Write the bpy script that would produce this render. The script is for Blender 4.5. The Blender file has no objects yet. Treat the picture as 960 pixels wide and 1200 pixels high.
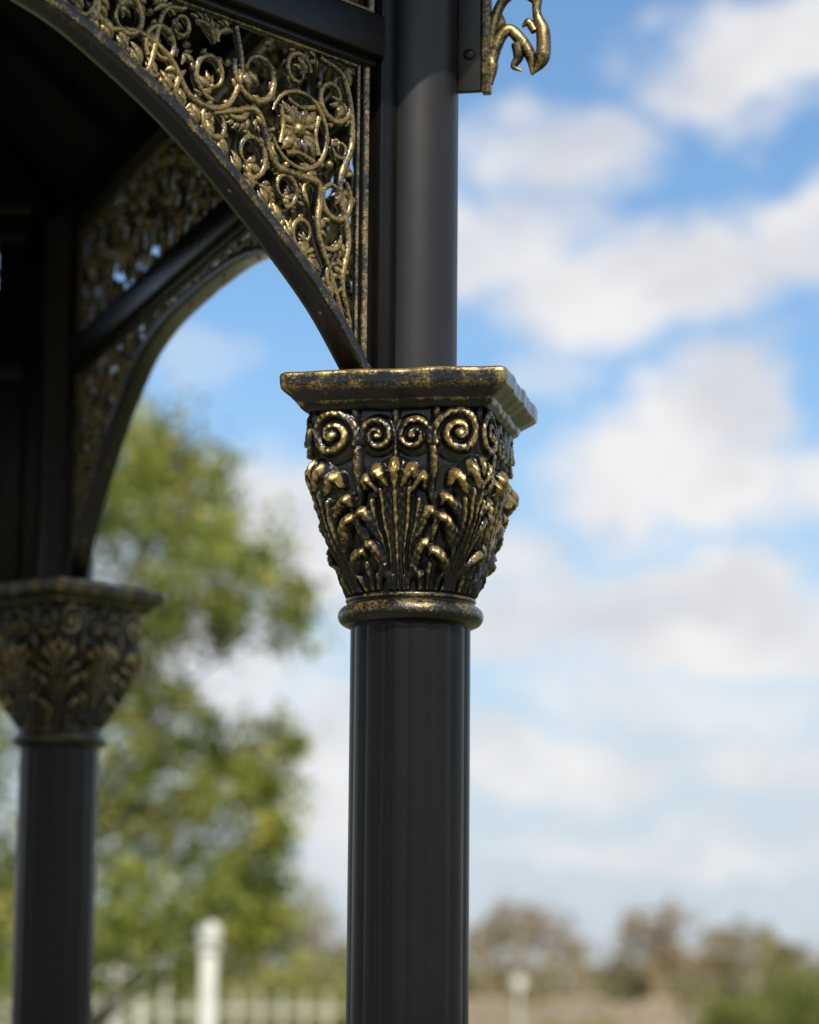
import bpy, math, random
import numpy as np
from mathutils import Vector, Matrix
random.seed(7); rng=np.random.default_rng(7)
EYE=1.5
scene=bpy.context.scene
scene.view_settings.view_transform='Standard'
scene.view_settings.look='None'
scene.view_settings.exposure=0
rad=math.radians

# ---------------------------------------------------------------- helpers
class MB:
    """mesh builder with a float attribute per vertex"""
    def __init__(s): s.v=[];s.f=[];s.g=[];s.n=0
    def add(s,v,f,g):
        v=np.asarray(v,float).reshape(-1,3)
        s.v.append(v); s.g.append(np.asarray(g,float).reshape(-1)); 
        s.f.append(np.asarray(f,int)+s.n); s.n+=len(v)
    def build(s,name,mat,smooth=True,attr='g'):
        v=np.concatenate(s.v); g=np.concatenate(s.g)
        fs=[a for a in s.f if a.size]
        quads=[a.reshape(-1,4) for a in fs if a.shape[-1]==4]
        tris=[a.reshape(-1,3) for a in fs if a.shape[-1]==3]
        me=bpy.data.meshes.new(name)
        nq=sum(len(q) for q in quads); nt=sum(len(t) for t in tris)
        loops=np.concatenate([q.ravel() for q in quads]+[t.ravel() for t in tris])
        me.vertices.add(len(v)); me.vertices.foreach_set('co',v.astype(np.float32).ravel())
        me.loops.add(len(loops)); me.loops.foreach_set('vertex_index',loops.astype(np.int32))
        tot=np.concatenate([np.full(nq,4),np.full(nt,3)]).astype(np.int32)
        st=np.concatenate([[0],np.cumsum(tot)[:-1]]).astype(np.int32)
        me.polygons.add(nq+nt)
        me.polygons.foreach_set('loop_start',st)
        me.update(calc_edges=True)
        me.validate()
        a=me.attributes.new(attr,'FLOAT','POINT'); a.data.foreach_set('value',g.astype(np.float32))
        me.polygons.foreach_set('use_smooth',[smooth]*len(me.polygons))
        me.materials.append(mat)
        me.update()
        return me

def obj(name,me,parent=None,mat=None):
    o=bpy.data.objects.new(name,me); scene.collection.objects.link(o)
    if parent: o.parent=parent
    return o

def grid_faces(nr,nc,closed=False):
    i=np.arange(nr-1)[:,None]; j=np.arange(nc if closed else nc-1)[None,:]
    j2=(j+1)%nc
    a=i*nc+j; b=i*nc+j2; c=(i+1)*nc+j2; d=(i+1)*nc+j
    return np.stack([a,b,c,d],-1).reshape(-1,4)

def tube(mb,pts,radii,up,nseg=8,flat=1.0,g=(0.0,1.0)):
    pts=np.asarray(pts,float); n=len(pts)
    radii=np.broadcast_to(np.asarray(radii,float),(n,))
    t=np.gradient(pts,axis=0); t/=np.linalg.norm(t,axis=1)[:,None]+1e-12
    up=np.asarray(up,float); up=up/np.linalg.norm(up)
    side=np.cross(t,up); side/=np.linalg.norm(side,axis=1)[:,None]+1e-9
    upp=np.cross(side,t)
    a=np.linspace(0,2*math.pi,nseg,endpoint=False)
    ring=(pts[:,None,:]+radii[:,None,None]*(np.cos(a)[None,:,None]*side[:,None,:]+flat*np.sin(a)[None,:,None]*upp[:,None,:]))
    gg=np.abs(np.sin(a))[None,:]*np.ones((n,1))*(g[1]-g[0])+g[0]
    f=grid_faces(n,nseg,True)
    mb.add(ring.reshape(-1,3),f,gg)

def box(mb,c,sx,sy,sz,ax=(1,0,0),ay=(0,1,0),az=(0,0,1),g=0.0,bev=0.0):
    c=np.array(c,float);ax=np.array(ax,float);ay=np.array(ay,float);az=np.array(az,float)
    h=np.array([sx,sy,sz])/2; b=bev
    if b<=0:
        vs=[c+ax*h[0]*i+ay*h[1]*j+az*h[2]*k for i in(-1,1) for j in(-1,1) for k in(-1,1)]
        mb.add(vs,[[0,1,3,2],[4,6,7,5],[0,4,5,1],[2,3,7,6],[0,2,6,4],[1,5,7,3]],[g]*8); return
    import bmesh
    bm=bmesh.new(); bmesh.ops.create_cube(bm,size=1)
    bmesh.ops.scale(bm,vec=(sx,sy,sz),verts=bm.verts)
    bmesh.ops.bevel(bm,geom=bm.edges[:]+bm.verts[:],offset=b,segments=2,affect='EDGES',profile=.5)
    bmesh.ops.triangulate(bm,faces=bm.faces[:])
    bm.verts.index_update()
    v=np.array([v.co[:] for v in bm.verts]); f=[[q.index for q in p.verts] for p in bm.faces]
    mb.add(c+v[:,:1]*ax+v[:,1:2]*ay+v[:,2:]*az,f,[g]*len(v)); bm.free()

def blob(mb,c,r,sc=(1,1,1),ax=(1,0,0),ay=(0,1,0),az=(0,0,1),nu=12,nv=8,g=1.0):
    c=np.array(c,float)
    th=np.linspace(0.02,math.pi-0.02,nv); ph=np.linspace(0,2*math.pi,nu,endpoint=False)
    x=np.sin(th)[:,None]*np.cos(ph)*sc[0]; y=np.sin(th)[:,None]*np.sin(ph)*sc[1]; z=np.cos(th)[:,None]*np.ones(nu)*sc[2]
    P=c+r*(x[...,None]*np.array(ax)+y[...,None]*np.array(ay)+z[...,None]*np.array(az))
    mb.add(P.reshape(-1,3),grid_faces(nv,nu,True),[g]*(nu*nv))

def revolve(mb,prof,n=96,cx=0,cy=0,g=0.0,flute=None):
    prof=np.array(prof,float); a=np.linspace(0,2*math.pi,n,endpoint=False)
    R=prof[:,0:1]*np.ones(n)
    if flute is not None: R=R+flute*(np.abs(np.cos(a*8+.4))**.8-.66)[None,:]
    P=np.stack([cx+R*np.cos(a),cy+R*np.sin(a),prof[:,1:2]*np.ones(n)],-1)
    gg=(prof[:,2:3] if prof.shape[1]>2 else np.full((len(prof),1),g))*np.ones(n)
    mb.add(P.reshape(-1,3),grid_faces(len(prof),n,True),gg)

# ---------------------------------------------------------------- materials
def newmat(name):
    m=bpy.data.materials.new(name); m.use_nodes=True
    nt=m.node_tree; b=nt.nodes['Principled BSDF']; return m,nt,b
def node(nt,t,**k):
    n=nt.nodes.new(t)
    for a,v in k.items(): setattr(n,a,v)
    return n
def math_(nt,op,a,b=None,c=None,clamp=False):
    n=nt.nodes.new('ShaderNodeMath'); n.operation=op; n.use_clamp=clamp
    for i,x in enumerate((a,b,c)):
        if x is None: continue
        if isinstance(x,(int,float)): n.inputs[i].default_value=x
        else: nt.links.new(x,n.inputs[i])
    return n.outputs[0]
def noise(nt,vec,scale,detail=4,rough=.6,dist=0):
    n=nt.nodes.new('ShaderNodeTexNoise'); n.inputs['Scale'].default_value=scale
    n.inputs['Detail'].default_value=detail; n.inputs['Roughness'].default_value=rough
    n.inputs['Distortion'].default_value=dist
    if vec is not None: nt.links.new(vec,n.inputs['Vector'])
    return n.outputs['Fac']
def ramp(nt,fac,stops):
    n=nt.nodes.new('ShaderNodeValToRGB'); nt.links.new(fac,n.inputs['Fac'])
    els=n.color_ramp.elements
    while len(els)<len(stops): els.new(.5)
    for e,(p,c) in zip(els,stops): e.position=p; e.color=(c[0],c[1],c[2],1)
    return n.outputs['Color']
def mixc(nt,f,a,b):
    n=nt.nodes.new('ShaderNodeMix'); n.data_type='RGBA'
    if isinstance(f,(int,float)): n.inputs[0].default_value=f
    else: nt.links.new(f,n.inputs[0])
    for i,x in ((6,a),(7,b)):
        if isinstance(x,tuple): n.inputs[i].default_value=(x[0],x[1],x[2],1)
        else: nt.links.new(x,n.inputs[i])
    return n.outputs[2]
def bump(nt,h,strength,dist,b):
    n=nt.nodes.new('ShaderNodeBump'); n.inputs['Strength'].default_value=strength; n.inputs['Distance'].default_value=dist
    nt.links.new(h,n.inputs['Height']); nt.links.new(n.outputs[0],b.inputs['Normal'])

def black_paint(name='satin_black_paint',k=1.0,spec=.26,r0=.21):
    m,nt,b=newmat(name)
    tc=node(nt,'ShaderNodeTexCoord').outputs['Object']
    n1=noise(nt,tc,14,5); n2=noise(nt,tc,420,3)
    nt.links.new(ramp(nt,n1,[(0.3,(.0052*k,.0048*k,.0045*k)),(0.75,(.0080*k,.0073*k,.0068*k))]),b.inputs['Base Color'])
    nt.links.new(math_(nt,'MULTIPLY_ADD',n1,.14,r0),b.inputs['Roughness'])
    b.inputs['Specular IOR Level'].default_value=spec
    b.inputs['Specular Tint'].default_value=(1,.93,.86,1)
    bump(nt,n2,.10,.0006,b)
    return m
def black_gold(name,lo,hi,amt,bias=0):
    m,nt,b=newmat(name)
    tc=node(nt,'ShaderNodeTexCoord').outputs['Object']
    at=node(nt,'ShaderNodeAttribute',attribute_name='g').outputs['Fac']
    n1=noise(nt,tc,34,6,.7); n2=noise(nt,tc,260,5,.75)
    mp=node(nt,'ShaderNodeMapping'); mp.inputs['Scale'].default_value=(1,1,3.5); nt.links.new(tc,mp.inputs['Vector'])
    n3=noise(nt,mp.outputs[0],150,4,.7,1.5)
    nn=math_(nt,'ADD',math_(nt,'MULTIPLY',n1,.75),math_(nt,'ADD',math_(nt,'MULTIPLY',n2,.38),math_(nt,'MULTIPLY',n3,.45)))
    nn=math_(nt,'SUBTRACT',nn,.79)           # centred noise
    v=math_(nt,'ADD',math_(nt,'MULTIPLY',nn,amt),at)
    mr=node(nt,'ShaderNodeMapRange',interpolation_type='SMOOTHSTEP'); nt.links.new(v,mr.inputs[0])
    mr.inputs[1].default_value=lo; mr.inputs[2].default_value=hi
    f=mr.outputs[0]
    gold=ramp(nt,n2,[(.3,(.22,.145,.042)),(.55,(.48,.34,.12)),(.8,(.76,.60,.29))])
    nt.links.new(mixc(nt,f,(.0075,.0064,.005),gold),b.inputs['Base Color'])
    nt.links.new(math_(nt,'MULTIPLY',f,.84),b.inputs['Metallic'])
    nt.links.new(math_(nt,'ADD',math_(nt,'MULTIPLY',f,.12),math_(nt,'MULTIPLY_ADD',n2,.2,.12)),b.inputs['Roughness'])
    b.inputs['Specular IOR Level'].default_value=.45
    b.inputs['Coat Weight'].default_value=.3; b.inputs['Coat Roughness'].default_value=.12
    bump(nt,math_(nt,'ADD',n2,math_(nt,'MULTIPLY',n1,1.6)),.4,.0014,b)
    return m
M_black=black_paint()
M_pipe=black_paint('satin_black_pipe',2.0,.55,.33)
M_roof=black_paint('matt_black_roof',.4,.08,.5)
M_cast=black_gold('brushed_gold_cast_iron',.56,1.10,1.9)
M_fili=black_gold('brushed_gold_filigree',.54,1.12,2.0)

# ---------------------------------------------------------------- capital (shared mesh)
PX=0.000843
def seg_stroke(H,X,Y,p,q,r0,r1,h0,h1):
    m=max(r0,r1)
    y0=np.searchsorted(Y[:,0],min(p[1],q[1])-m); y1=np.searchsorted(Y[:,0],max(p[1],q[1])+m)
    if y1<=y0: return
    xs=X[y0:y1]; ys=Y[y0:y1]
    dx,dy=q[0]-p[0],q[1]-p[1]; L=dx*dx+dy*dy+1e-9
    t=np.clip(((xs-p[0])*dx+(ys-p[1])*dy)/L,0,1)
    d=np.hypot(xs-p[0]-t*dx,ys-p[1]-t*dy)
    r=r0+(r1-r0)*t; h=h0+(h1-h0)*t
    k=1-(d/r)**2
    val=np.where(k>0,h*np.clip(k,0,1)**.52,0)
    H[y0:y1]=np.maximum(H[y0:y1],val)
def smooth_pts(pts,n=14):
    pts=np.array(pts,float)
    if len(pts)<3: 
        t=np.linspace(0,1,n)[:,None]; return pts[0]*(1-t)+pts[-1]*t
    P=np.vstack([2*pts[0]-pts[1],pts,2*pts[-1]-pts[-2]]); out=[]
    m=len(pts)-1; per=max(3,n//m)
    for i in range(m):
        p0,p1,p2,p3=P[i:i+4]
        for t in np.linspace(0,1,per,endpoint=False):
            out.append(.5*((2*p1)+(-p0+p2)*t+(2*p0-5*p1+4*p2-p3)*t*t+(-p0+3*p1-3*p2+p3)*t**3))
    out.append(pts[-1]); return np.array(out)
def stroke(H,X,Y,pts,r,h,n=16):
    P=smooth_pts(pts,n); m=len(P)
    rr=np.interp(np.linspace(0,1,m),np.linspace(0,1,len(r)),r); hh=np.interp(np.linspace(0,1,m),np.linspace(0,1,len(h)),h)
    for i in range(m-1): seg_stroke(H,X,Y,P[i],P[i+1],rr[i],rr[i+1],hh[i],hh[i+1])
def spiral2(cx,cy,R,a0,dirn,turns,rend=.16,n=44):
    t=np.linspace(0,1,n); a=a0+dirn*t*turns*2*math.pi; rr=R*(1-t*(1-rend))
    return np.stack([cx+rr*np.cos(a),cy-rr*np.sin(a)],1)
def ell(H,X,Y,cx,cy,rx,ry,h,p=.5,rot=0):
    c,s=math.cos(rot),math.sin(rot); x=X-cx;y=Y-cy
    k=1-((x*c+y*s)/rx)**2-((-x*s+y*c)/ry)**2
    H[:]=np.maximum(H,np.where(k>0,h*np.clip(k,0,1)**p,0))

def capital_mesh():
    NU,NV=135,340
    ys=np.linspace(472,697,NV); 
    hh=(697-ys)/225.0
    a_h=np.interp(hh,[0,.12,.25,.5,.68,.82,1],[.0635,.0665,.0725,.0815,.0865,.088,.0885])
    HW=np.interp(a_h,[.0635,.0885],[62,113])
    U=np.linspace(0,1,NU)
    X=U[None,:]*HW[:,None]; Y=np.repeat(ys[:,None],NU,1)
    X=X+2.0*np.sin(Y*.09)*np.sin(np.pi*U)[None,:]; 
    H=np.zeros_like(X)
    def S_(p,r,h,n=16): stroke(H,X,Y,p,r,h,n)
    # broad leaf bodies
    S_([(0,694),(0,650),(0,600),(0,562)],[12,17,23,29],[7,10,13,17])
    S_([(62,694),(80,645),(95,595),(103,562)],[11,16,23,30],[7,10,13,18])
    S_([(35,694),(38,655),(42,620)],[9,11,9],[5,7,9])
    # volutes
    ell(H,X,Y,23,507,27,26,5,.3); ell(H,X,Y,80,505,38,37,6,.3)
    S_([(47,600),(45,575),(46,548),(47,525)],[4,6,7,7],[6,10,12,13])
    sp=spiral2(80,506,31,math.pi+.35,-1,1.75); stroke(H,X,Y,sp,[7.8,8,7.2,6.4,5],[14,16,17,17.5,19],46)
    sp=spiral2(23,508,21.5,-.35,1,1.6); stroke(H,X,Y,sp,[6.6,6.6,6,5.2,4.4],[13,14,15,15.5,17],46)
    ell(H,X,Y,80,506,8,8,21); ell(H,X,Y,23,508,6,6,18)
    S_([(0,480),(0,500),(0,532)],[6,3.5,4],[11,7,9]); ell(H,X,Y,51,480,6,8,11); ell(H,X,Y,112,484,8,12,12)
    # ---- central tall leaf: veins on the blade, scalloped rolled lip
    S_([(0,694),(0,650),(0,600),(0,560)],[2.6,3.8,4.4,5.5],[10,14,18,22])
    S_([(6,694),(9,650),(13,605),(17,572)],[2.2,3,3.8,4.6],[9,12.5,16,20]); 
    S_([(10,694),(15,655),(21,618),(28,586)],[2.2,3.2,4,4.2],[8,11,14,17])
    S_([(0,562),(0,548),(0,540)],[8,10,7],[22,27,25]); S_([(9,566),(15,552),(20,548),(22,558)],[7,9,7.5,5],[20,26,25,19]); S_([(20,574),(29,560),(34,560),(36,571)],[6,8,6.5,4],[17,22,22,16])
    for P in (((8,684),(19,664),(27,645),(34,637),(38,644)),((14,650),(25,624),(31,606),(39,599),(43,608))):
        S_(P,[4,8,8.5,7.5,3.5],[8,13,18,19,12],22)
    # ---- corner leaf
    S_([(63,694),(84,645),(100,590),(106,562)],[2.8,4,5,6],[10,14,18,23])
    S_([(57,694),(75,645),(88,604),(94,574)],[2.4,3.4,4.2,5],[9,12.5,16,20]); S_([(53,694),(67,648),(77,615),(82,586)],[2.4,3.4,4.4,4.4],[8,11,15,18])
    S_([(113,566),(112,550),(110,542)],[9,12,9],[24,29,27]); S_([(99,568),(95,554),(91,546),(86,556)],[7,10,8.5,5],[22,27,26,20]); S_([(84,576),(77,560),(70,557),(66,568)],[6,9,7.5,4],[18,24,23,17])
    for P in (((62,686),(57,666),(51,652),(43,646),(39,653)),((70,660),(66,632),(59,614),(51,607),(46,615)),((80,626),(73,602),(65,588),(58,584),(54,592))):
        S_(P,[4,8,8.5,7.5,3.5],[8,13,18,19,12],22)
    for P in (((72,686),(86,662),(94,648),(101,646)),((90,652),(102,624),(109,606),(116,602))):
        S_(P,[4,8,8,4],[8,14,18,14],20)
    # small tips between
    S_([(33,694),(34,674),(38,660)],[3,5.5,4],[8,12,13]); S_([(25,694),(23,676),(17,664),(13,668)],[3,6,5.5,2.5],[8,13,15,10]); S_([(44,694),(47,680),(53,672)],[3,5.5,3],[8,12,12])
    S_([(43,634),(44,618),(44,604)],[4,6,4],[10,13,12])
    for x in (6,): S_([(x,696),(x*1.02,684),(x*1.04,676)],[4,5.5,3],[7,11,12])
    vein=np.sin((X*1.0+Y*.55)*.75)*.5+np.sin((X*-.7+Y*.8)*.7)*.4
    H=H+vein*np.clip((H-6)/6,0,1)
    K=H.copy()
    for _ in range(2):
        K[1:-1,1:-1]=(K[1:-1,1:-1]*4+K[:-2,1:-1]+K[2:,1:-1]+K[1:-1,:-2]+K[1:-1,2:])/8
        K[:,0]=K[:,1]; 
    H=K
    fade=np.clip((697-Y)/6,0,1)*np.clip((Y-471)/3,0.3,1)
    D=H*fade
    w=9
    pad=np.pad(D,((w,w),(w,w)),mode='reflect'); cs=pad.cumsum(0).cumsum(1); cs=np.pad(cs,((1,0),(1,0)))
    k=2*w+1; mean=(cs[k:,k:]-cs[:-k,k:]-cs[k:,:-k]+cs[:-k,:-k])/(k*k)
    ridge=np.clip((D-mean)/4.0,-1,1)
    G=np.clip(.13+.46*ridge+D*.022,0,1.0)
    Uf=np.concatenate([-U[:0:-1],U]); Df=np.concatenate([D[:,:0:-1],D],1); Gf=np.concatenate([G[:,:0:-1],G],1)
    mb=MB()
    w_=np.clip((hh-.0)/.6,0,1); w_=w_*w_*(3-2*w_)
    ncorner=2+7*w_
    phis=[];Ds=[];Gs=[]
    for k in range(4):
        ph=(1-w_)[:,None]*(Uf*math.pi/4)[None,:]+w_[:,None]*np.arctan(Uf)[None,:]
        phis.append(ph[:,:-1]+k*math.pi/2); Ds.append(Df[:,:-1]); Gs.append(Gf[:,:-1])
    ph=np.concatenate(phis,1); D=np.concatenate(Ds,1); G=np.concatenate(Gs,1)
    n_=ncorner[:,None]
    R=a_h[:,None]/((np.abs(np.cos(ph))**n_+np.abs(np.sin(ph))**n_)**(1/n_))
    D=D*(1+.10*np.sin(ph*5+Y[:,:1]*.03)+.05*np.sin(ph*13+Y[:,:1]*.09))
    R=R-.0035+D*PX*.88
    z=(.388+hh*(.573-.388))[:,None]-np.clip(D-12,0,20)*PX*.45
    P=np.stack([R*np.cos(ph),R*np.sin(ph),z*np.ones_like(R)],-1)
    P+= (rng.random(P.shape)-.5)*.00012
    mb.add(P.reshape(-1,3),grid_faces(NV,P.shape[1],True)[:,::-1],G)
    # abacus
    prof=[(.082,.568,.1),(.094,.570,.15),(.0985,.5735,.3),(.1000,.577,.6),(.1005,.5785,.72),(.1015,.5795,.25),(.1055,.5825,.35),(.1105,.5862,.5),(.1135,.5885,.7),
          (.1155,.5905,.72),(.1162,.5935,.58),(.1165,.598,.56),(.1168,.602,.70),(.1160,.6050,1.0),(.1135,.6068,1.05),(.110,.6075,.75),(.05,.6078,.5),(.001,.608,.4)]
    prof=np.array(prof); q=np.linspace(0,1,70); qq=np.linspace(0,1,len(prof))
    zz=np.interp(q,qq,prof[:,1]); hw=np.interp(q,qq,prof[:,0]); gg=np.interp(q,qq,prof[:,2])
    nseg=480
    tt=np.linspace(-1,1,nseg//4,endpoint=False); a=np.concatenate([np.arctan(tt)+k*math.pi/2 for k in range(4)])
    nn=np.full(len(zz),34.0)[:,None]
    R=(hw*.985)[:,None]/((np.abs(np.cos(a))**nn+np.abs(np.sin(a))**nn)**(1/nn))
    wob=.0007*np.sin(a*11+1)[None,:]+.0004*np.sin(a*23)[None,:]
    P=np.stack([(R+wob)*np.cos(a),(R+wob)*np.sin(a),zz[:,None]+.0006*np.sin(a*9)[None,:]],-1)
    corner=(np.abs(np.abs(np.tan(a))-1)<.06)
    mb.add(P.reshape(-1,3),grid_faces(len(zz),len(a),True)[:,::-1],gg[:,None]*np.ones(len(a))+.25*corner)
    # neck ring
    pr=[(.059,.358,.1),(.0625,.3605,.3)]
    for t in np.linspace(-80,80,14): pr.append((.0625+.0115*math.cos(rad(t)),.3725+.0108*math.sin(rad(t)),.22+.50*math.cos(rad(t-30))))
    pr+=[(.063,.3842,.1),(.0655,.386,.6),(.0665,.388,.75),(.0655,.3905,.4),(.0595,.392,.2)]
    revolve(mb,pr,160)
    return mb.build('capital',M_cast)
ME_cap=capital_mesh()

# ---------------------------------------------------------------- hexagonal gazebo
gazebo=bpy.data.objects.new('gazebo',None); scene.collection.objects.link(gazebo)
CX,CY,R6=-1.5992,3.224,1.63
AZ0=100.75
def azv(a): return np.array([math.sin(rad(a)),math.cos(rad(a)),0.0])
cols=[np.array([CX,CY,0])+R6*azv(AZ0-60*k) for k in range(6)]   # 0 = near column, 1 = rear column ...

mb=MB()
pr=[(.001,-1.5),(.125,-1.5),(.125,-1.46),(.118,-1.452),(.085,-1.45),(.083,-1.40),(.09,-1.39),(.09,-1.37),(.075,-1.36),(.0605,-1.33)]
revolve(mb,pr,96)
revolve(mb,[(.0607,z) for z in np.linspace(-1.335,.366,16)],320,flute=.0018)
ME_shaft=mb.build('column_shaft',M_black)
mb=MB(); revolve(mb,[(.0452,z) for z in np.linspace(.600,1.235,10)],96)
ME_pipe=mb.build('upper_pipe',M_pipe)

def eave_orn():
    mp=MB()
    box(mp,(.0575,0,1.062),.025,.007,.28,bev=.0012)
    for zz in (.962,1.07,1.17):
        blob(mp,(.0575,-.0042,zz),.0062,(1,.55,1),g=0); blob(mp,(.0575,.0042,zz),.0062,(1,.55,1),g=0)
    plate=mp.build('eave_plate',M_pipe)
    mb=MB(); up=(0,1,0)
    def T(pts,r,n=26,flat=1.1):
        P=smooth_pts(pts,n)
        P3=np.stack([P[:,0],np.zeros(len(P)),P[:,1]],1)
        rr=np.interp(np.linspace(0,1,len(P)),np.linspace(0,1,len(r)),r)*1.15
        tube(mb,P3,rr,up,10,flat,(.25,.95))
    box(mb,(.0755,0,1.062),.010,.013,.285,g=.7,bev=.002)
    T([(.079,.940),(.086,.972),(.098,.988),(.112,.975),(.122,.957),(.123,.938)],[.0045,.006,.0055,.006,.0055,.001])
    T([(.123,.938),(.134,.955),(.1345,.985),(.128,1.005),(.132,1.03),(.146,1.036)],[.001,.007,.0065,.004,.0055,.001])
    T([(.079,.960),(.084,1.0),(.095,1.022),(.112,1.028),(.128,1.016)],[.004,.005,.005,.005,.003])
    T([(.108,.972),(.109,.958),(.104,.948),(.112,.943)],[.006,.005,.003,.001])
    T([(.079,.93),(.081,.95),(.079,.98)],[.003,.006,.003])
    T([(.080,.985),(.090,.995),(.087,1.01)],[.003,.005,.002]); T([(.126,.985),(.119,.995),(.113,.990)],[.004,.004,.001])
    T([(.112,1.03),(.122,1.045),(.140,1.047),(.150,1.055)],[.005,.005,.004,.001])
    T([(.079,1.05),(.095,1.06),(.13,1.075),(.16,1.11),(.19,1.15),(.20,1.19)],[.004,.006,.006,.006,.006,.005])
    for (c0,c1,R) in ((.10,1.10,.022),(.125,1.15,.025),(.16,1.17,.018),(.095,1.16,.015)):
        s=spiral2(c0,c1,R,0,1,1.8); s3=np.stack([s[:,0],np.zeros(len(s)),s[:,1]],1); tube(mb,s3,np.linspace(.0045,.003,len(s)),up,8,1.1,(.25,.95)); blob(mb,(c0,0,c1),.005)
    return plate,mb.build('eave_scroll',M_fili)
ME_plate,ME_scroll=eave_orn()

# ---------------------------------------------------------------- side panel, local x = s along side, z up, y = thickness
SL=R6
S_pts=[.080,.101,.152,.238,.339,.434,.52,.65,.815]; Z_pts=[.596,.62,.672,.736,.800,.845,.875,.893,.898]
_sp=smooth_pts(list(zip(S_pts,Z_pts)),80)
def zarch(s): 
    s=np.minimum(s,SL-s); return np.interp(s,_sp[:,0],_sp[:,1])
BEAM0,BEAM1=.940,.985
FR1=1.165
def panel_frame():
    mb=MB()
    for s in (.055,SL-.055): box(mb,(s,0,.92),.026,.028,.632,bev=.003)
    box(mb,(SL/2,0,(BEAM0+BEAM1)/2),SL-.14,.040,BEAM1-BEAM0,bev=.003)
    box(mb,(SL/2,0,BEAM0-.0035),SL-.145,.020,.010,bev=.002)
    box(mb,(SL/2,0,FR1+.02),SL-.14,.044,.045,bev=.003)
    return mb.build('panel_frame',M_black)
def added_dark_infill():  # made-up boxes, added to darken the bright gaps beside the rear posts
    mb=MB()
    for s in (.094,SL-.094): box(mb,(s,0,.905),.050,.034,.585,bev=.003)
    return mb.build('added_dark_infill',M_black)
def panel_arch():
    mb=MB(); n=150
    s=np.linspace(.078,SL-.078,n); z=zarch(s)
    t=np.stack([np.gradient(s),np.gradient(z)],1); t/=np.linalg.norm(t,axis=1)[:,None]; nx=-t[:,1]; nz=t[:,0]
    sec=[(-.0148,0.0,.5),(-.0155,.0012,.66),(-.0155,.010,.5),(-.0148,.0118,.8),(-.008,.013,.5),(0,.0135,.4),(.008,.013,.5),(.0148,.0118,.8),(.0155,.010,.5),(.0155,.0012,.66),(.0148,0,.5),(.007,-.0006,.36),(-.007,-.0006,.36)]
    V=[];G=[]
    for (y,o,g) in sec:
        V.append(np.stack([s+nx*o,np.full(n,y),z+nz*o],1)); G.append(np.full(n,g))
    V=np.stack(V,1);G=np.stack(G,1)
    mb.add(V.reshape(-1,3),grid_faces(n,len(sec),True),G)
    return mb.build('panel_arch',M_fili)
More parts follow.
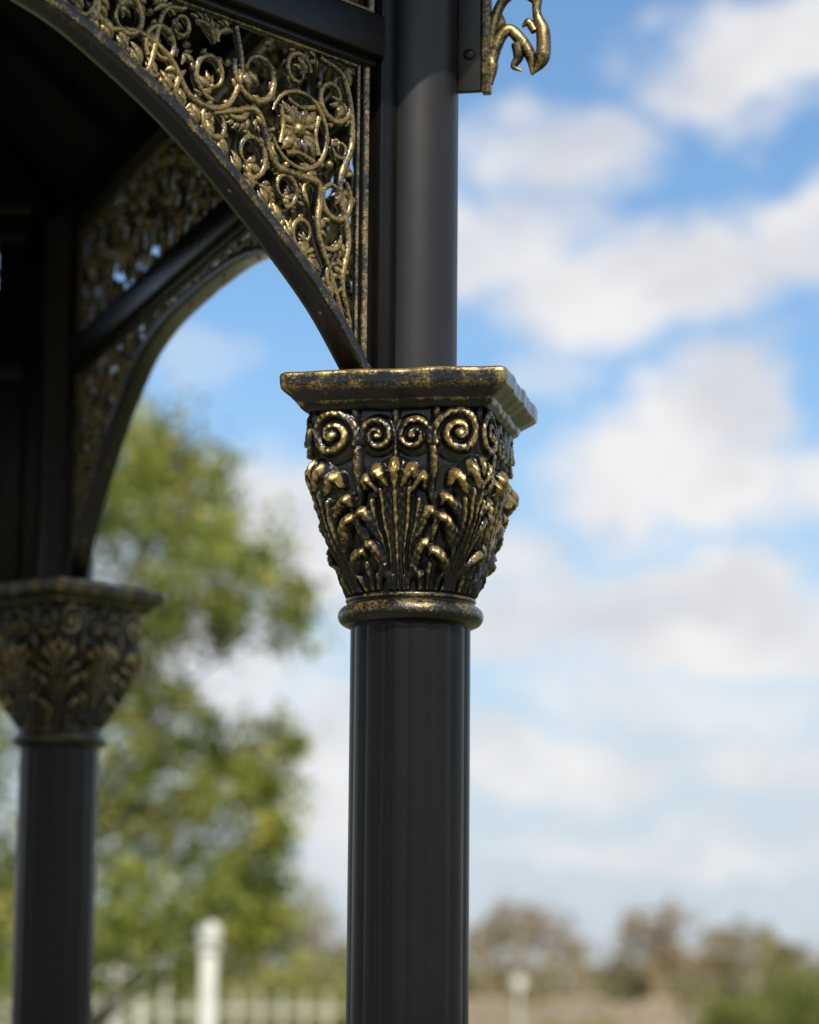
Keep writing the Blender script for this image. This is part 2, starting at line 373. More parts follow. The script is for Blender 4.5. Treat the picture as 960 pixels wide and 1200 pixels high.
def filigree():
    mb=MB(); up=(0,1,0); rr_=np.random.default_rng(11)
    st={'mir':True}
    def T(P,r,flat=1.25,g=(.30,.95),nseg=8,y=0.0):
        P=np.asarray(P); r=np.interp(np.linspace(0,1,len(P)),np.linspace(0,1,len(r)),r)*1.14
        if st['mir'] and np.any(P[:,1]<zarch(P[:,0])+.0125): 
            keep=P[:,1]>=zarch(P[:,0])+.0125
            k=int(np.argmin(keep)); 
            if k<4: return
            P=P[:k]; r=r[:k].copy(); r[-1]*=.3
        tube(mb,np.stack([P[:,0],np.full(len(P),y),P[:,1]],1),r,up,nseg,flat,g)
        if st['mir']: tube(mb,np.stack([SL-P[:,0],np.full(len(P),y),P[:,1]],1),r,up,nseg,flat,g)
    def B(c,r,sc=(1,.9,1)):
        blob(mb,(c[0],0,c[1]),r,sc,g=.85,nu=10,nv=7)
        if st['mir']: blob(mb,(SL-c[0],0,c[1]),r,sc,g=.85,nu=10,nv=7)
    def leaf(p,ang,L,w=.30,bend=.5):
        t=np.linspace(0,1,9); a=ang+bend*(t-.2)
        x=p[0]+np.cumsum(np.cos(a))*L/9; z=p[1]+np.cumsum(np.sin(a))*L/9
        T(np.stack([x,z],1),[.0012,L*w*.5,L*w*.62,L*w*.4,.0006],flat=.75,nseg=7,g=(.15,.95))
    def frond(p,ang,L,d):
        t=np.linspace(0,1,14); a=ang+d*(1.9*t**1.5)
        x=p[0]+np.cumsum(np.cos(a))*L/14; z=p[1]+np.cumsum(np.sin(a))*L/14
        T(np.stack([x,z],1),[.0015,.0035,.0042,.0035,.0022,.003])
        for k,i in enumerate((2,4,6,8,10)):
            leaf((x[i],z[i]),a[i]-d*(.9-.06*k),L*(.44-.035*k),.38,d*.9)
            if k<4: leaf((x[i],z[i]),a[i]+d*.7,L*.26,.38,-d*.6)
    def scroll(c,R,a0,d,leaves=4):
        turns=.98 if R>.018 else .85
        t=np.linspace(0,1,26); a=a0+d*t*turns*2*math.pi; rr=(R-.003)*(1-t*.55)
        P=np.stack([c[0]+rr*np.cos(a),c[1]+rr*np.sin(a)],1)
        b=min(.0046,.0018+R*.065)
        T(P,[b*.8,b*1.05,b*.9,b*.5])
        e=P[-1]; ae=a[-1]+d*math.pi/2
        for q,l in ((0,.85),(-.75,.68),(.75,.62),(1.35,.42)): leaf(e,ae+q+d*.25,R*l,.42,d*.9)
        B(e,b*.9)
        for k in range(leaves):
            i=int(2+k*4.0); leaf(P[i],a[i]+d*1.15,min(R*.5,.0145),.42,d*.9)
        for i,l in ((6,.5),(11,.5),(16,.4)): leaf(P[i],a[i]+math.pi-d*.9,R*l,.40,-d*1.0)
    def rosette(c,R):
        # square four-petalled flower in a pointed frame
        for k in range(4):
            a=rad(45+90*k)
            for da in (-.42,0,.42):
                leaf((c[0]+.10*R*math.cos(a),c[1]+.10*R*math.sin(a)),a+da,R*(1.0 if da==0 else .85),.36,da*1.2)
            a2=rad(90*k); leaf((c[0]+.1*R*math.cos(a2),c[1]+.1*R*math.sin(a2)),a2,R*.6,.3,.1)
            T(smooth_pts([(c[0]+R*1.05*math.cos(a2-.62),c[1]+R*1.05*math.sin(a2-.62)),(c[0]+R*.72*math.cos(a2),c[1]+R*.72*math.sin(a2)),(c[0]+R*1.05*math.cos(a2+.62),c[1]+R*1.05*math.sin(a2+.62))],12),[.0034,.0028,.0034])
        B(c,R*.24)
    for off,w in ((.0795,.0040),(.0905,.0022)):
        z=np.linspace(.612 if off<.085 else .64,.936,30); z=z[z>zarch(off)+.013]; T(np.stack([np.full(len(z),off),z],1),[w,w],flat=1.4,g=(.3,.8))
    s=np.linspace(.095,SL/2,90); T(np.stack([s,np.full(90,.930)],1),[.0028,.0028],g=(.3,.8))
    s=np.linspace(.10,SL/2,90); T(np.stack([s,zarch(s)+.0175],1),[.0028,.0028],g=(.3,.85))
    circles=[]
    def clear(c,r):
        if c[0]-r<.094 or c[1]+r>.928 or c[0]+r>SL/2+.01: return False
        ss=np.linspace(c[0]-r*1.5,c[0]+r*1.5,9)
        d=np.min(np.hypot(ss-c[0],zarch(ss)+.019-c[1]))
        if c[1]<zarch(c[0]) or d<r: return False
        return all(math.hypot(c[0]-q[0],c[1]-q[1])>r+q[2]-.0045 for q in circles)
    fixed=[(.178,.842,.038,'r'),(.129,.886,.030,'s'),(.240,.884,.036,'s'),(.126,.783,.030,'s'),(.121,.7,.022,'s'),(.303,.868,.028,'s'),(.198,.778,.022,'s'),(.37,.88,.026,'s')]
    for f in fixed: circles.append(f)
    for r in (.028,.023,.019,.016,.013,.0105,.0085,.0065):
        for _ in range(900):
            x=rr_.uniform(.09,SL/2); z=rr_.uniform(zarch(x),.93)
            if clear((x,z),r): circles.append((x,z,r,'s'))
    def fill(circles):
        for i,(x,z,r,k) in enumerate(circles):
            c=np.array([x,z]); d=1 if i%2 else -1
            if k=='r': 
                rosette(c,r*.86); a=np.linspace(.3,2*math.pi-.4,30); T(np.stack([x+r*np.cos(a)*1.06,z+r*np.sin(a)*1.03],1),[.002,.0034,.003,.0034,.002])
            elif r>.0205 or (r>.0145 and i%4==0): scroll(c,r,rr_.uniform(0,6.28),d,4 if r>.02 else 2)
            elif r>.0075:
                a0=rr_.uniform(0,6.28); p=c-np.array([math.cos(a0),math.sin(a0)])*r
                if r>.0125: frond(p,a0-d*.5,r*2.6,d)
                else:
                    leaf(p,a0,r*2.2,.36,rr_.uniform(-1,1)); leaf(p,a0+.8,r*1.8,.34,.8); leaf(p,a0-.7,r*1.6,.34,-.8)
            else: B(c,.0042)
    fill(circles)
    T(smooth_pts([(.10,.66),(.112,.70),(.104,.745),(.118,.80),(.100,.85),(.112,.91),(.15,.925)],40),[.003,.004,.004,.003])
    T(smooth_pts([(.107,.655),(.130,.705),(.150,.745),(.148,.79),(.175,.795),(.215,.80),(.238,.845),(.27,.84),(.30,.83)],50),[.003,.0045,.0045,.003])
    T(smooth_pts([(.27,.925),(.262,.88),(.285,.84),(.33,.838),(.36,.87),(.40,.885),(.44,.878)],40),[.003,.004,.003])
    x=.34
    while x<SL/2-.05:
        T(smooth_pts([(x,.925),(x+.03,.912),(x+.05,zarch(x+.05)+.024),(x+.09,zarch(x+.09)+.022)],20),[.0025,.0035,.0025]); x+=.08
    s=.13
    while s<.60:
        z=float(zarch(s))+.022; sl=float((zarch(s+.01)-zarch(s-.01))/.02); a=math.atan(sl)
        leaf((s,z),a+.85,.028,.36,-.8); leaf((s,z+.001),a+.35,.021,.36,.4); s+=.019
    st['mir']=False
    z0,z1=BEAM1+.002,FR1-.003; circ=[]
    for r in (.048,.034,.024,.017,.012,.0085):
        for _ in range(700):
            x=rr_.uniform(.075+r,SL-.075-r); z=rr_.uniform(z0+r,z1-r)
            if all(math.hypot(x-q[0],z-q[1])>r+q[2]-.004 for q in circ): circ.append((x,z,r,'s'))
    fill(circ)
    for zz in (z0+.006,z1-.006):
        T([(s,zz) for s in np.linspace(.07,SL-.07,40)],[.0035,.0035])
    for s in (.0745,SL-.0745): T([(s,z0),(s,(z0+z1)/2),(s,z1)],[.005,.005])
    return mb.build('filigree',M_fili)
ME_frame,ME_arch,ME_fil,ME_inf=panel_frame(),panel_arch(),filigree(),added_dark_infill()

for k in range(6):
    c=cols[k]; rv=azv(AZ0-60*k); ang=math.atan2(rv[1],rv[0])
    for nm,me in (('column_shaft',ME_shaft),('upper_pipe',ME_pipe),('capital',ME_cap),('eave_plate',ME_plate),('eave_scroll',ME_scroll)):
        o=obj(nm,me,gazebo); o.location=(c[0],c[1],EYE); o.rotation_euler=(0,0,ang)
    d=cols[(k+1)%6]-c; a2=math.atan2(d[1],d[0])
    parts=[('panel_frame',ME_frame),('panel_arch',ME_arch),('filigree_bracket',ME_fil)]
    if k in (1,2,3): parts.append(('added_dark_infill',ME_inf))
    for nm,me in parts:
        o=obj(nm,me,gazebo); o.location=(c[0],c[1],EYE); o.rotation_euler=(0,0,a2)

# roof
def roof():
    mb=MB(); Re=R6+.29; z0=1.215; apex=2.25
    def hexv(R,z): return [np.array([CX,CY,0])+R*azv(AZ0-60*k)+np.array([0,0,z+EYE]) for k in range(6)]
    out=hexv(Re,z0); out2=hexv(Re,z0+.06)
    inn=hexv(R6-.04,z0+.001); ap=np.array([CX,CY,apex+EYE]); api=np.array([CX,CY,apex-.05+EYE])
    V=out+out2+inn+[ap,api]
    F=[];Tn=[]
    for k in range(6):
        j=(k+1)%6
        F.append([k,j,6+j,6+k]); F.append([k,12+k,12+j,j]); Tn.append([6+k,6+j,18]); Tn.append([12+k,19,12+j])
    mb.add(V,F,[0]*20); 
    mb.f.append(np.array(Tn)+0)
    for k in range(6):
        a=inn[k]; tube(mb,np.array([out2[k],ap]),[.03,.03],(0,0,1),8)
        tube(mb,np.array([a-[0,0,.01],api-[0,0,.03]]),[.025,.025],(0,0,1),6)
        j=(k+1)%6
        for q in (.25,.5,.75):
            m=inn[k]*(1-q)+inn[j]*q; tube(mb,np.array([m-[0,0,.005],api-[0,0,.03]]),[.014,.014],(0,0,1),6)
        for q in (.3,.6):
            tube(mb,np.array([inn[k]*(1-q)+api*q-[0,0,.02],inn[j]*(1-q)+api*q-[0,0,.02]]),[.014,.014],(0,0,1),6)
    revolve(mb,[(.001,apex+EYE+.45),(.02,apex+EYE+.35),(.05,apex+EYE+.25),(.07,apex+EYE+.18),(.04,apex+EYE+.1),(.09,apex+EYE+.05),(.12,apex+EYE-.06)],24,CX,CY)
    return mb.build('roof',M_roof,smooth=False)
obj('roof',roof(),gazebo)
mb=MB()
m_st,nt,b=newmat('stone_paving'); tc=node(nt,'ShaderNodeTexCoord').outputs['Object']
br=node(nt,'ShaderNodeTexBrick'); nt.links.new(tc,br.inputs['Vector']); br.inputs['Scale'].default_value=2.2
br.inputs['Color1'].default_value=(.26,.235,.20,1); br.inputs['Color2'].default_value=(.21,.19,.165,1); br.inputs['Mortar'].default_value=(.12,.11,.1,1); br.inputs['Mortar Size'].default_value=.01
nt.links.new(br.outputs[0],b.inputs['Base Color']); b.inputs['Roughness'].default_value=.85
V=[np.array([CX,CY,0])+(R6+.5)*azv(AZ0-60*k)+np.array([0,0,z]) for z in (-.05,.004) for k in range(6)]
F=[[k,6+k,6+(k+1)%6,(k+1)%6] for k in range(6)]+[[6,9,8,7],[6,11,10,9]]
mb.add(V,F,[0]*12); obj('stone_floor',mb.build('stone_floor',m_st,False),gazebo)

# ---------------------------------------------------------------- ground
m_gr,nt,b=newmat('grass'); tc=node(nt,'ShaderNodeTexCoord').outputs['Object']
n1=noise(nt,tc,.05,5); n2=noise(nt,tc,6,5)
c1=ramp(nt,n1,[(.3,(.085,.10,.028)),(.6,(.14,.13,.05)),(.8,(.17,.15,.07))])
nt.links.new(mixc(nt,math_(nt,'MULTIPLY',n2,.45),c1,(.05,.07,.02)),b.inputs['Base Color']); b.inputs['Roughness'].default_value=.95
n=60; xs=np.concatenate([np.linspace(-3000,-300,8),np.linspace(-250,250,n),np.linspace(300,3000,8)]); ysg=np.concatenate([np.linspace(-200,-20,6),np.linspace(-10,400,n),np.linspace(450,5000,12)])
Xg,Yg=np.meshgrid(xs,ysg); far=np.clip((Yg-40)/100,0,1)
Zg=.18*np.sin(Xg*.05+1)*np.sin(Yg*.035)*far
mb=MB(); mb.add(np.stack([Xg,Yg,Zg],-1).reshape(-1,3),grid_faces(len(ysg),len(xs)),np.zeros(Xg.size)); obj('ground',mb.build('ground',m_gr))
def ground_z(x,y): return .18*math.sin(x*.05+1)*math.sin(y*.035)*min(max((y-40)/100,0),1)
m_tr,nt,b=newmat('gravel_track'); tc=node(nt,'ShaderNodeTexCoord').outputs['Object']
n1=noise(nt,tc,.6,6); nt.links.new(ramp(nt,n1,[(.3,(.26,.19,.13)),(.7,(.42,.33,.24))]),b.inputs['Base Color']); b.inputs['Roughness'].default_value=.95
P=smooth_pts([(30,60),(14,85),(8,115),(9,150),(16,190),(34,230),(70,270)],60); 
w=5.5; mb=MB(); T_=np.gradient(P,axis=0); T_/=np.linalg.norm(T_,axis=1)[:,None]
V=[]
for p,t in zip(P,T_):
    for q in np.linspace(-1,1,7):
        x=p[0]-t[1]*w*q; y=p[1]+t[0]*w*q; V.append((x,y,ground_z(x,y)+.05))
mb.add(V,grid_faces(len(P),7),[0]*len(V)); obj('gravel_track',mb.build('gravel_track',m_tr))
m_wl,nt,b=newmat('field_stone'); tc=node(nt,'ShaderNodeTexCoord').outputs['Object']
n1=noise(nt,tc,2.5,6); nt.links.new(ramp(nt,n1,[(.3,(.30,.235,.16)),(.7,(.50,.41,.29))]),b.inputs['Base Color']); b.inputs['Roughness'].default_value=.95
mb=MB()
W0=np.array([1.2,78.0]);W1=np.array([8.4,92.0]); dW=(W1-W0); LW=np.linalg.norm(dW); dW/=LW; nW=np.array([-dW[1],dW[0]])
x=0
while x<LW:
    top=int(7.0+.6*math.sin(x*.9)+rng.uniform(-.4,.5))
    for row in range(top):
        l=rng.uniform(.35,.6); c=W0+dW*(x+rng.uniform(0,.2)); box(mb,(c[0],c[1],.1+row*.18+rng.uniform(-.02,.03)),l*1.2,.4,.175,(dW[0],dW[1],0),(nW[0],nW[1],0),bev=.03)
    x+=.45
obj('dry_stone_wall',mb.build('dry_stone_wall',m_wl,False))

m_wh,nt,b=newmat('white_paint'); tc=node(nt,'ShaderNodeTexCoord').outputs['Object']
n1=noise(nt,tc,5,5); nt.links.new(ramp(nt,n1,[(.3,(.62,.60,.52)),(.7,(.80,.78,.70))]),b.inputs['Base Color']); b.inputs['Roughness'].default_value=.6
m_pale,nt,b=newmat('weathered_wood'); tc=node(nt,'ShaderNodeTexCoord').outputs['Object']
n1=noise(nt,tc,5,5); nt.links.new(ramp(nt,n1,[(.3,(.34,.32,.24)),(.7,(.54,.51,.41))]),b.inputs['Base Color']); b.inputs['Roughness'].default_value=.8
mb=MB()
x=-9.0
while x<-.9:
    y=45+.25*x; box(mb,(x,y,.72),.09,.05,1.44+rng.uniform(-.03,.03),bev=.01)
    x+=.34
for z in (.5,1.18): box(mb,(-4.95,45-1.24,z),8.4,.04,.07,(.970,.2425,0),(-.2425,.970,0))
obj('picket_fence',mb.build('picket_fence',m_pale,False))
mb=MB()
for x in np.linspace(-5.8,-4.4,4): box(mb,(x,54,1.15),.10,.10,2.3,bev=.01)
for z in (1.75,2.02,2.28): box(mb,(-5.1,53.93,z),1.6,.05,.10,bev=.01)
obj('white_railing',mb.build('white_railing',m_wh,False))
mb=MB()
box(mb,(-2.06,20.5,.15),.24,.24,.3,bev=.02)
mb=MB()
box(mb,(-1.36,20.3,.10),.22,.22,.2,bev=.02); box(mb,(-1.36,20.3,.92),.10,.10,1.64,bev=.015); box(mb,(-1.36,20.3,1.77),.15,.15,.04,bev=.01)
blob(mb,(-1.36,20.3,1.87),.085,g=0,nu=24,nv=16)
obj('lamp_post',mb.build('lamp_post',m_wh))
mb=MB()
box(mb,(2.7,70,.8),.05,.05,1.6,g=0); revolve(mb,[(.001,0),(.16,0),(.16,.02),(.001,.02)],32)
v=mb.v[-1]; mb.v[-1]=np.stack([v[:,0]+2.7,69.93+v[:,2],v[:,1]+1.70],1)
obj('round_road_sign',mb.build('round_road_sign',m_wh,False))

# ---------------------------------------------------------------- vegetation
def foliage_mat(name,stops,trans=.35):
    m,nt,b=newmat(name); at=node(nt,'ShaderNodeAttribute',attribute_name='g').outputs['Fac']
    col=ramp(nt,at,stops)
    nt.links.new(col,b.inputs['Base Color']); b.inputs['Roughness'].default_value=.6
    tr=node(nt,'ShaderNodeBsdfTranslucent'); nt.links.new(col,tr.inputs[0])
    mx=node(nt,'ShaderNodeMixShader'); mx.inputs[0].default_value=trans
    out=nt.nodes['Material Output']; nt.links.new(b.outputs[0],mx.inputs[1]); nt.links.new(tr.outputs[0],mx.inputs[2]); nt.links.new(mx.outputs[0],out.inputs[0])
    return m
m_leaf=foliage_mat('spring_leaves',[(0,(.10,.15,.022)),(.5,(.26,.31,.05)),(1,(.53,.47,.08))],.46)
m_far=foliage_mat('far_foliage_hazed',[(0,(.17,.18,.055)),(.5,(.31,.27,.11)),(1,(.36,.27,.17))],.3)  # aerial haze is put into these colours: paler and browner with distance
m_bush=foliage_mat('hedge_leaves',[(0,(.09,.12,.022)),(.5,(.24,.26,.05)),(1,(.42,.38,.09))],.35)
m_bark,nt,b=newmat('bark'); tc=node(nt,'ShaderNodeTexCoord').outputs['Object']
nt.links.new(ramp(nt,noise(nt,tc,8,5),[(.3,(.09,.075,.055)),(.7,(.2,.165,.12))]),b.inputs['Base Color']); b.inputs['Roughness'].default_value=.9

def quads(mb,C,size,g):
    n=len(C); a=rng.normal(size=(n,3)); a/=np.linalg.norm(a,axis=1)[:,None]; b_=rng.normal(size=(n,3)); b_=np.cross(a,b_); b_/=np.linalg.norm(b_,axis=1)[:,None]
    s=size[:,None]; V=np.stack([C-a*s,C-b_*s*.6,C+a*s,C+b_*s*.6],1)
    mb.add(V.reshape(-1,3),np.arange(n*4).reshape(-1,4),np.repeat(g,4))
tree=bpy.data.objects.new('birch_tree',None); scene.collection.objects.link(tree)
TY=22.0
cl=[(-2.0,5.45,.50),(-1.75,5.55,.34),(-2.3,5.15,.55),(-1.66,5.02,.55),(-1.25,4.62,.38),(-.88,4.40,.28),(-1.9,4.35,.52),(-2.4,4.0,.5),(-1.45,4.25,.28),
    (-1.94,3.31,.58),(-1.35,3.25,.36),(-1.05,3.0,.26),(-2.3,2.8,.6),(-1.6,2.66,.54),(-1.2,2.3,.38),(-2.0,2.05,.68),(-1.45,1.85,.48),(-2.5,1.7,.5),
    (-3.2,3.5,.8),(-3.1,2.2,.8),(-3.2,4.9,.7),(-2.7,5.6,.5),(-3.6,1.7,.6),(-.95,3.35,.16),(-.95,2.6,.16),(-2.05,3.75,.42),(-1.1,1.9,.30)]
mb=MB()
for (x,z,r) in cl:
    yo=rng.uniform(-.8,.8)
    nsub=int(14+r*42)
    for _ in range(nsub):
        d=rng.normal(size=3); d/=np.linalg.norm(d); c=np.array([x,TY+yo,z])+d*r*rng.uniform(.1,1.25)*np.array([1,1.4,.95]); sr=r*rng.uniform(.15,.42)+.04
        k=int(12+rng.uniform(0,36)*(r/.5))
        C=c+rng.normal(size=(k,3))*sr*.6
        base=np.clip(.5+.24*rng.normal()+.15*d[2],0,1)
        quads(mb,C,rng.uniform(.026,.055,k),np.clip(base+rng.normal(size=k)*.22,0,1))
o=obj('crown',mb.build('crown',m_leaf,False),tree)
mb=MB()
tx=-2.68
tr=smooth_pts([(tx,0),(tx+.05,1.5),(tx-.03,3),(tx+.05,4.5),(tx+.15,6)],30)
tube(mb,np.stack([tr[:,0],np.full(len(tr),TY),tr[:,1]],1),np.linspace(.14,.02,len(tr)),(0,1,0),10)
for (x,z,r) in cl:
    z0=max(.9,z-abs(x-tx)*.8-.3); x0=np.interp(z0,tr[:,1],tr[:,0]); 
    p=smooth_pts([(x0,z0),((x0+x)/2,(z0+z)/2+.12),(x,z)],16); y=np.linspace(TY,TY+rng.uniform(-.5,.5),len(p))
    tube(mb,np.stack([p[:,0],y,p[:,1]],1),np.linspace(.028,.008,len(p)),(0,1,0),6)
    for _ in range(4):
        e=np.array([x,z])+rng.normal(size=2)*r*.7; q=np.stack([np.linspace(x,e[0],6),np.linspace(z,e[1],6)],1)
        tube(mb,np.stack([q[:,0],np.full(6,y[-1]),q[:,1]],1),np.linspace(.009,.004,6),(0,1,0),5)
obj('trunk',mb.build('trunk',m_bark),tree)

mb=MB()
def mass(cx,cy,cz,rx,rz,n,size,g,gs=.15,ry=None,gv=.10):
    ry=ry or rx
    nc=max(10,n//30)
    for _ in range(nc):
        d=rng.normal(size=3); d/=np.linalg.norm(d); c=np.array([cx,cy,cz])+d*rng.uniform(.05,1.0)**.6*np.array([rx,ry,rz])*.85
        k=max(1,n//nc); C=c+rng.normal(size=(k,3))*np.array([rx,ry,rz])*.15; C[:,2]=np.maximum(C[:,2],.05)
        quads(mb,C,rng.uniform(.5,1.2,k)*size,np.clip(g+rng.normal()*gv+rng.normal(size=k)*gs,0,1))
def P150(px,py,Y=150): return ((px-480)*Y/3400, 1.5+(1160-py)*Y/3400)
for (px,py,rx,ry,n,g) in [(630,1085,58,48,1500,.95),(575,1105,40,36,700,.85),(690,1115,35,30,500,.7),(775,1092,52,46,1300,.95),(880,1105,50,40,1000,.7),(945,1112,45,36,900,.55),(835,1125,35,25,500,.8),
                          (360,1085,50,55,1100,.7),(300,1085,50,55,1000,.5),(160,1100,60,50,900,.45),(60,1090,60,60,900,.4),(1050,1100,60,50,900,.7),(1180,1090,70,60,900,.5),(-80,1080,80,60,900,.5)]:
    x,z=P150(px,py); mass(x,150+rng.uniform(-6,12),z,rx*.0441,ry*.0441,n,.17 if g>.6 else .24,g)
    for _ in range(5):
        e=np.array([x+rng.normal()*rx*.02,151,z+abs(rng.normal())*ry*.02]); tube(mb,np.array([[x,151,0],[x+(e[0]-x)*.3,151,z*.45],e]),[.16,.10,.03],(0,1,0),5,1,(.8,.8))
x=-90
while x<90:
    mass(x,158+rng.uniform(-5,10),1.4+rng.uniform(0,.9),2.8,rng.uniform(1.6,2.6),420,.30,rng.uniform(.2,.7)); x+=1.9
x=-80
while x<80:
    mass(x,128+rng.uniform(-3,3),.75,2.2,rng.uniform(.9,1.4),200,.22,rng.uniform(.2,.6)); x+=1.8 if not(1<x<12) else 3
obj('distant_treeline',mb.build('distant_treeline',m_far,False))
mb=MB(); mass(8.2,60,1.0,1.5,1.25,4000,.07,.35,.2); mass(6.9,62,.8,1.0,.75,2000,.07,.45,.2); mass(10,61,1.2,1.8,1.4,4000,.07,.3,.2)
mass(4.3,64,.45,.8,.55,900,.07,.8,.2); mass(3.4,66,.35,.6,.5,600,.07,.9,.15)
obj('hedge_bush',mb.build('hedge_bush',m_bush,False))
mb=MB(); mass(-6,75,1.2,2.2,1.3,3000,.09,.6,.2); mass(-3,80,1.1,2.4,1.4,3000,.09,.7,.2); mass(-.6,78,.8,1.6,1.1,2500,.09,.6,.2); mass(-9.5,76,1.4,2.4,1.6,3000,.09,.5,.2)
obj('shrubbery',mb.build('shrubbery',m_bush,False))

# ---------------------------------------------------------------- sky
SUN_AZ,SUN_EL=168,47
w=bpy.data.worlds.new('World'); scene.world=w; w.use_nodes=True; nt=w.node_tree
bg=nt.nodes['Background']; bg.inputs['Strength'].default_value=.1
sky=node(nt,'ShaderNodeTexSky'); sky.sky_type='NISHITA'; sky.sun_disc=False; sky.sun_elevation=rad(SUN_EL); sky.sun_rotation=rad(SUN_AZ)
sky.air_density=1.0; sky.dust_density=.6; sky.ozone_density=2.0
tc=node(nt,'ShaderNodeTexCoord').outputs['Generated']
sep=node(nt,'ShaderNodeSeparateXYZ'); nt.links.new(tc,sep.inputs[0]); dz=sep.outputs[2]
def nvec(scale,det,amp,off):
    mp=node(nt,'ShaderNodeMapping'); mp.inputs['Location'].default_value=off; mp.inputs['Scale'].default_value=(1,1,1.6); nt.links.new(tc,mp.inputs[0])
    n=node(nt,'ShaderNodeTexNoise'); n.inputs['Scale'].default_value=scale; n.inputs['Detail'].default_value=det; n.inputs['Roughness'].default_value=.58; nt.links.new(mp.outputs[0],n.inputs['Vector'])
    s=node(nt,'ShaderNodeVectorMath',operation='SUBTRACT'); nt.links.new(n.outputs['Color'],s.inputs[0]); s.inputs[1].default_value=(.5,.5,.5)
    m=node(nt,'ShaderNodeVectorMath',operation='SCALE'); nt.links.new(s.outputs[0],m.inputs[0]); m.inputs['Scale'].default_value=amp
    return m.outputs[0],n.outputs['Fac']
v1,f1=nvec(16,6,.078,(3,1,2))
add=node(nt,'ShaderNodeVectorMath',operation='ADD'); nt.links.new(tc,add.inputs[0]); nt.links.new(v1,add.inputs[1])
def cloud(az,el,wa,we,den):
    d=(math.sin(rad(az))*math.cos(rad(el)),math.cos(rad(az))*math.cos(rad(el)),math.sin(rad(el)))
    s=node(nt,'ShaderNodeVectorMath',operation='SUBTRACT'); nt.links.new(add.outputs[0],s.inputs[0]); s.inputs[1].default_value=d
    m=node(nt,'ShaderNodeVectorMath',operation='MULTIPLY'); nt.links.new(s.outputs[0],m.inputs[0]); m.inputs[1].default_value=(1/math.sin(rad(wa)),1/math.sin(rad(wa)),1/math.sin(rad(we)))
    l=node(nt,'ShaderNodeVectorMath',operation='LENGTH'); nt.links.new(m.outputs[0],l.inputs[0])
    mr=node(nt,'ShaderNodeMapRange',interpolation_type='SMOOTHSTEP'); nt.links.new(l.outputs['Value'],mr.inputs[0])
    mr.inputs[1].default_value=1.36; mr.inputs[2].default_value=.48; mr.inputs[3].default_value=0; mr.inputs[4].default_value=den
    return mr.outputs[0]
C=[(6.6,17.8,2.4,1.1,1),(8.6,18.2,1.5,1.2,.95),(2.9,16.4,1.8,.9,.85),(1.6,14.7,2.2,1.1,.95),(4.8,13.9,3.8,1.1,1),(8.2,14.6,2.2,1.2,1),
   (6.0,11.4,1.5,1.2,1),(5.6,9.9,3.0,1.3,1),(8.6,9.9,1.6,1.1,.95),(3.0,12.2,1.2,.8,.5),(5.4,7.2,4.4,1.2,1),(1.6,7.6,2.8,1.3,.9),(9,6.9,2.4,1,.9),
   (2.8,4.3,2.6,.7,.85),(7.2,4.4,2.6,.8,.8),(5.4,5.6,3.4,.6,.7),(5,2.8,4,.5,.6),(-2.2,9.0,2.8,1.6,.95),(-4.5,6.5,3,2,.85),(-1.8,4.2,2.6,1.6,.9),(-7.5,7.5,2.5,2.5,.8),(-3.6,12.5,1.2,.5,.3),
   (14,16,3,1.5,.9),(16,10,4,1.5,.9),(-14,15,4,2,.9),(-15,9,4,1.5,.8)]
acc=None
for c in C:
    o_=cloud(*c); acc=o_ if acc is None else math_(nt,'MAXIMUM',acc,o_)
mp=node(nt,'ShaderNodeMapping'); mp.inputs['Scale'].default_value=(1,1,2.2); nt.links.new(tc,mp.inputs[0])
gen=noise(nt,mp.outputs[0],3.1,6,.55)
mr=node(nt,'ShaderNodeMapRange',interpolation_type='SMOOTHSTEP'); nt.links.new(gen,mr.inputs[0]); mr.inputs[1].default_value=.47; mr.inputs[2].default_value=.60
up=node(nt,'ShaderNodeMapRange'); nt.links.new(dz,up.inputs[0]); up.inputs[1].default_value=.36; up.inputs[2].default_value=.46
bk=node(nt,'ShaderNodeMapRange'); nt.links.new(sep.outputs[1],bk.inputs[0]); bk.inputs[1].default_value=.9; bk.inputs[2].default_value=.75
genm=math_(nt,'MULTIPLY',mr.outputs[0],math_(nt,'MAXIMUM',up.outputs[0],bk.outputs[0]))
acc=math_(nt,'MAXIMUM',acc,genm)
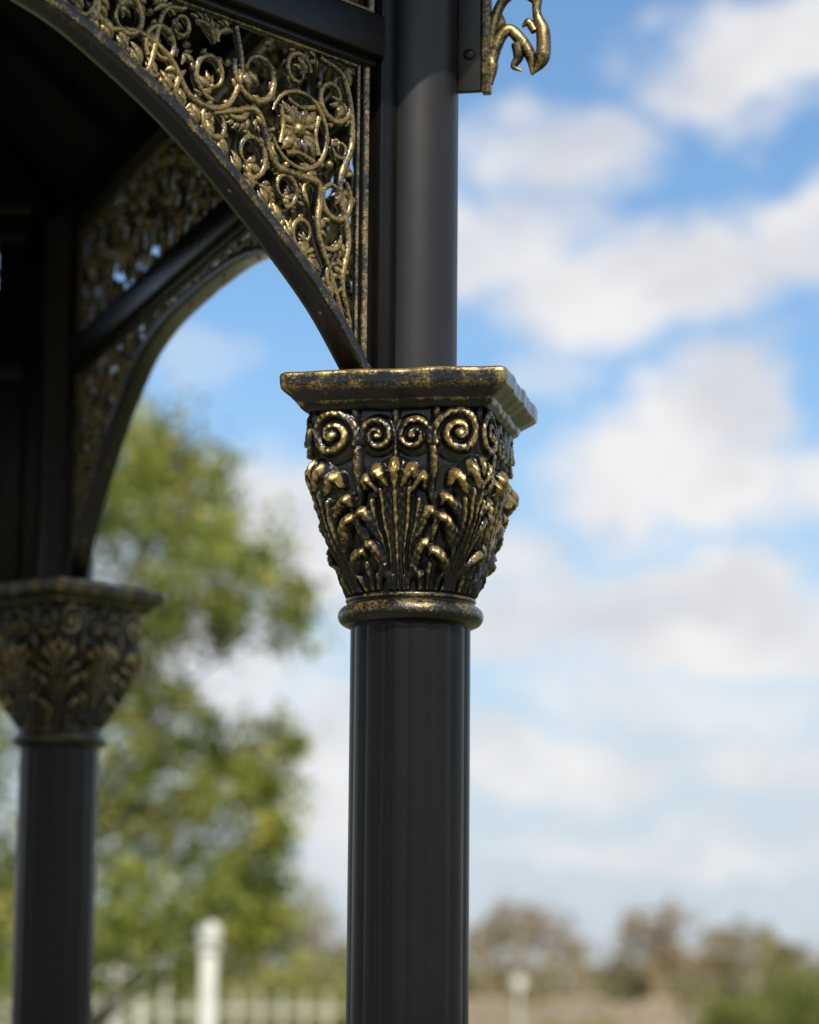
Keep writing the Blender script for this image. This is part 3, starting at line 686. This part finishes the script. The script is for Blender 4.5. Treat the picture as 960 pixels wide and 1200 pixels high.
v2,f2=nvec(26,5,1,(8,2,5))
acc2=math_(nt,'MULTIPLY',acc,math_(nt,'MULTIPLY_ADD',f2,.7,.64),clamp=True)
hz=node(nt,'ShaderNodeMapRange',interpolation_type='SMOOTHSTEP'); nt.links.new(dz,hz.inputs[0]); hz.inputs[1].default_value=.24; hz.inputs[2].default_value=.0; hz.inputs[3].default_value=0; hz.inputs[4].default_value=.95
blue=node(nt,'ShaderNodeMix',data_type='RGBA',blend_type='MULTIPLY'); blue.inputs[0].default_value=1; nt.links.new(sky.outputs[0],blue.inputs[6]); blue.inputs[7].default_value=(1.07,1.32,1.46,1)
base=mixc(nt,hz.outputs[0],blue.outputs[2],(6.0,6.7,7.6))
cc=ramp(nt,f1,[(.35,(.68,.70,.75)),(.56,(.89,.88,.88))])
ccs=node(nt,'ShaderNodeVectorMath',operation='SCALE'); nt.links.new(cc,ccs.inputs[0]); ccs.inputs['Scale'].default_value=10
fin=mixc(nt,acc2,base,ccs.outputs[0])
nt.links.new(fin,bg.inputs['Color'])

sl=bpy.data.lights.new('sun','SUN'); sl.energy=4.8; sl.angle=rad(.5); sl.color=(1,.93,.82)
so=bpy.data.objects.new('sun',sl); scene.collection.objects.link(so)
d=Vector((math.sin(rad(SUN_AZ))*math.cos(rad(SUN_EL)),math.cos(rad(SUN_AZ))*math.cos(rad(SUN_EL)),math.sin(rad(SUN_EL))))
so.rotation_euler=d.to_track_quat('Z','Y').to_euler(); so.location=(0,-5,8)

# ---------------------------------------------------------------- camera
cam=bpy.data.cameras.new('camera'); co=bpy.data.objects.new('camera',cam); scene.collection.objects.link(co)
co.location=(0,0,EYE)
co.rotation_euler=(Matrix.Rotation(rad(90+9.35),3,'X')@Matrix.Rotation(rad(.5),3,'Z')).to_euler()
cam.sensor_fit='VERTICAL'; cam.sensor_height=30; cam.sensor_width=24; cam.lens=85
cam.clip_start=.05; cam.clip_end=8000
cam.dof.use_dof=True; cam.dof.focus_distance=2.865; cam.dof.aperture_fstop=3.8
scene.camera=co
